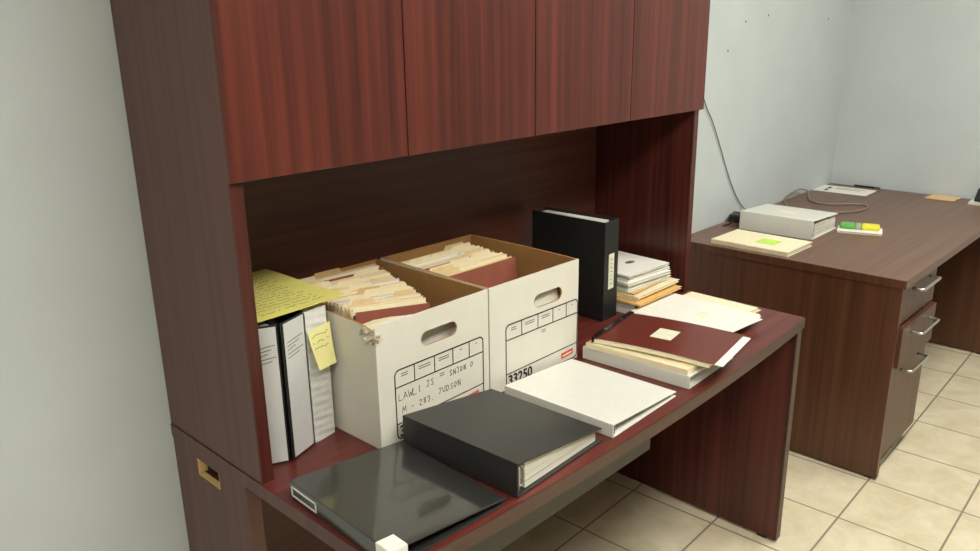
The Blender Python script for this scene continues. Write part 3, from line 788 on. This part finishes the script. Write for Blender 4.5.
o = MB().slab(6, 6, lambda u, v: (.178 * u, -.262 * v, 0), .0008).build('printed_sheet', 'paper'); o.location = (3.405, -.006, ZT + .0004); o.rotation_euler = (0, 0, math.radians(1.5))
tag(o, 'white printed sheet in the back corner of the walnut desk', 'paper')
m = MB(); f0 = lambda u, v, l: (u, v, .0008 + l)
quad_mark(m, .030, .075, -.060, -.045, f0); quad_mark(m, .090, .130, -.058, -.040, f0); quad_mark(m, .10, .106, -.20, -.08, f0); quad_mark(m, .13, .134, -.22, -.08, f0)
m.build('printing', 'ink', o)
pen = thing('pen', 'dark pen lying at the back edge behind the printed sheet', 'pen', (3.642, -.130, ZT + .0050), math.radians(-90))
MB().tube([(0, 0, 0), (.10, 0, 0)], .0045, 10).build('barrel', 'blk_plastic', pen, smooth=False); MB().tube([(.1002, 0, 0), (.12, 0, 0), (.128, 0, 0)], .003, 10).build('tip', 'blk_plastic', pen)
o = MB().slab(4, 4, lambda u, v: (.118 * u, -.128 * v, .001 + .001 * math.sin(u * 4) * v), .004).build('envelope', 'tan'); o.location = (3.535, -.500, ZT + .0002); o.rotation_euler = (0, 0, math.radians(-3))
tag(o, 'tan paper envelope lying by the right wall on the walnut desk', 'envelope')
fl = MB(); fl.prism([(.001, -.002), (.117, -.002), (.06, -.06)], .0062, .0066); fl.build('flap', 'tan', o)
t = thing('paper_pad', 'white pad at the right frame edge under the black device', 'note pad', (3.515, -.690, ZT + .0004), 0)
box('sheets', 'pages_z', t, 0, .135, -.20, 0, 0, .012)
t = thing('desk_device', 'black sloped device cut off by the right frame edge', 'device', (3.535, -.708, ZT + .0126), 0)
MB().prism([(0, 0), (0, .012), (.045, .055), (.108, .060), (.108, 0)], -.17, 0, lambda a, z_, e: (a, e, z_)).build('housing', 'blk_plastic', t, .006, 3)
ad = thing('power_adapter', 'small black power adapter by the wall behind the white binder', 'adapter', (2.50, -.062, ZT + .0004), math.radians(12))
box('adapter_body', 'blk_plastic', ad, 0, .085, 0, .045, 0, .032, bevel=.005, seg=3)
MB().tube(catmull([(-.001, .022, .015), (-.03, .020, .010), (-.06, .028, .004), (-.09, .04, .004)], 6), .003, 8).build('lead', 'blk_plastic', ad, smooth=True)
cd = MB().tube(catmull([(1.62, -.006, 1.72), (1.90, -.006, 1.66), (2.10, -.006, 1.50), (2.200, -.006, 1.345), (2.26, -.006, 1.255), (2.324, -.006, 1.185), (2.408, -.006, 1.066), (2.485, -.006, .953), (2.560, -.006, .862), (2.640, -.008, .790), (2.70, -.03, .7545), (2.78, -.06, .7545)], 8), .0023, 8).build('cord', 'cord', None, smooth=True)
tag(cd, 'thin grey cord hanging down the wall behind the walnut desk', 'cord')
cb = MB().tube(catmull([(2.80, -.10, .7545), (2.92, -.085, .7545), (3.05, -.02, .765), (3.20, -.02, .785), (3.28, -.035, .765), (3.13, -.11, .7545), (3.10, -.20, .7545), (3.17, -.29, .7545), (3.19, -.345, .7545), (3.12, -.375, .7545), (3.02, -.355, .7545), (2.93, -.29, .7545), (2.86, -.20, .7545), (2.78, -.13, .7545)], 8), .0036, 8).build('cable', 'cable', None, smooth=True)
tag(cb, 'taupe cable looped on the walnut desk behind the white binder', 'cable')

# ------------------------------------------------------------------ camera
cam = bpy.data.cameras.new('camera'); co = bpy.data.objects.new('camera', cam); COL.objects.link(co)
cam.sensor_fit = 'HORIZONTAL'; cam.sensor_width = 36; cam.lens = 800.75 / 980 * 36; cam.clip_start = .05
ya, pi_, ro = .762804, -.298684, -.014943
F = Vector((math.cos(ya) * math.cos(pi_), math.sin(ya) * math.cos(pi_), math.sin(pi_)))
R = Vector((math.sin(ya), -math.cos(ya), 0)); U = R.cross(F)
R2 = R * math.cos(ro) + U * math.sin(ro); U2 = U * math.cos(ro) - R * math.sin(ro)
mw = Matrix((R2, U2, -F)).transposed().to_4x4(); mw.translation = (-.65657, -1.59961, 1.56129)
co.matrix_world = mw
SC.camera = co

# ------------------------------------------------------------------ look
wd_ = bpy.data.worlds.new('world'); SC.world = wd_; wd_.use_nodes = True
wd_.node_tree.nodes['Background'].inputs['Color'].default_value = (.5, .5, .5, 1); wd_.node_tree.nodes['Background'].inputs['Strength'].default_value = .2
SC.view_settings.view_transform = 'Standard'; SC.view_settings.look = 'None'; SC.view_settings.gamma = 1; SC.view_settings.use_curve_mapping = False
SC.view_settings.exposure = 0.08
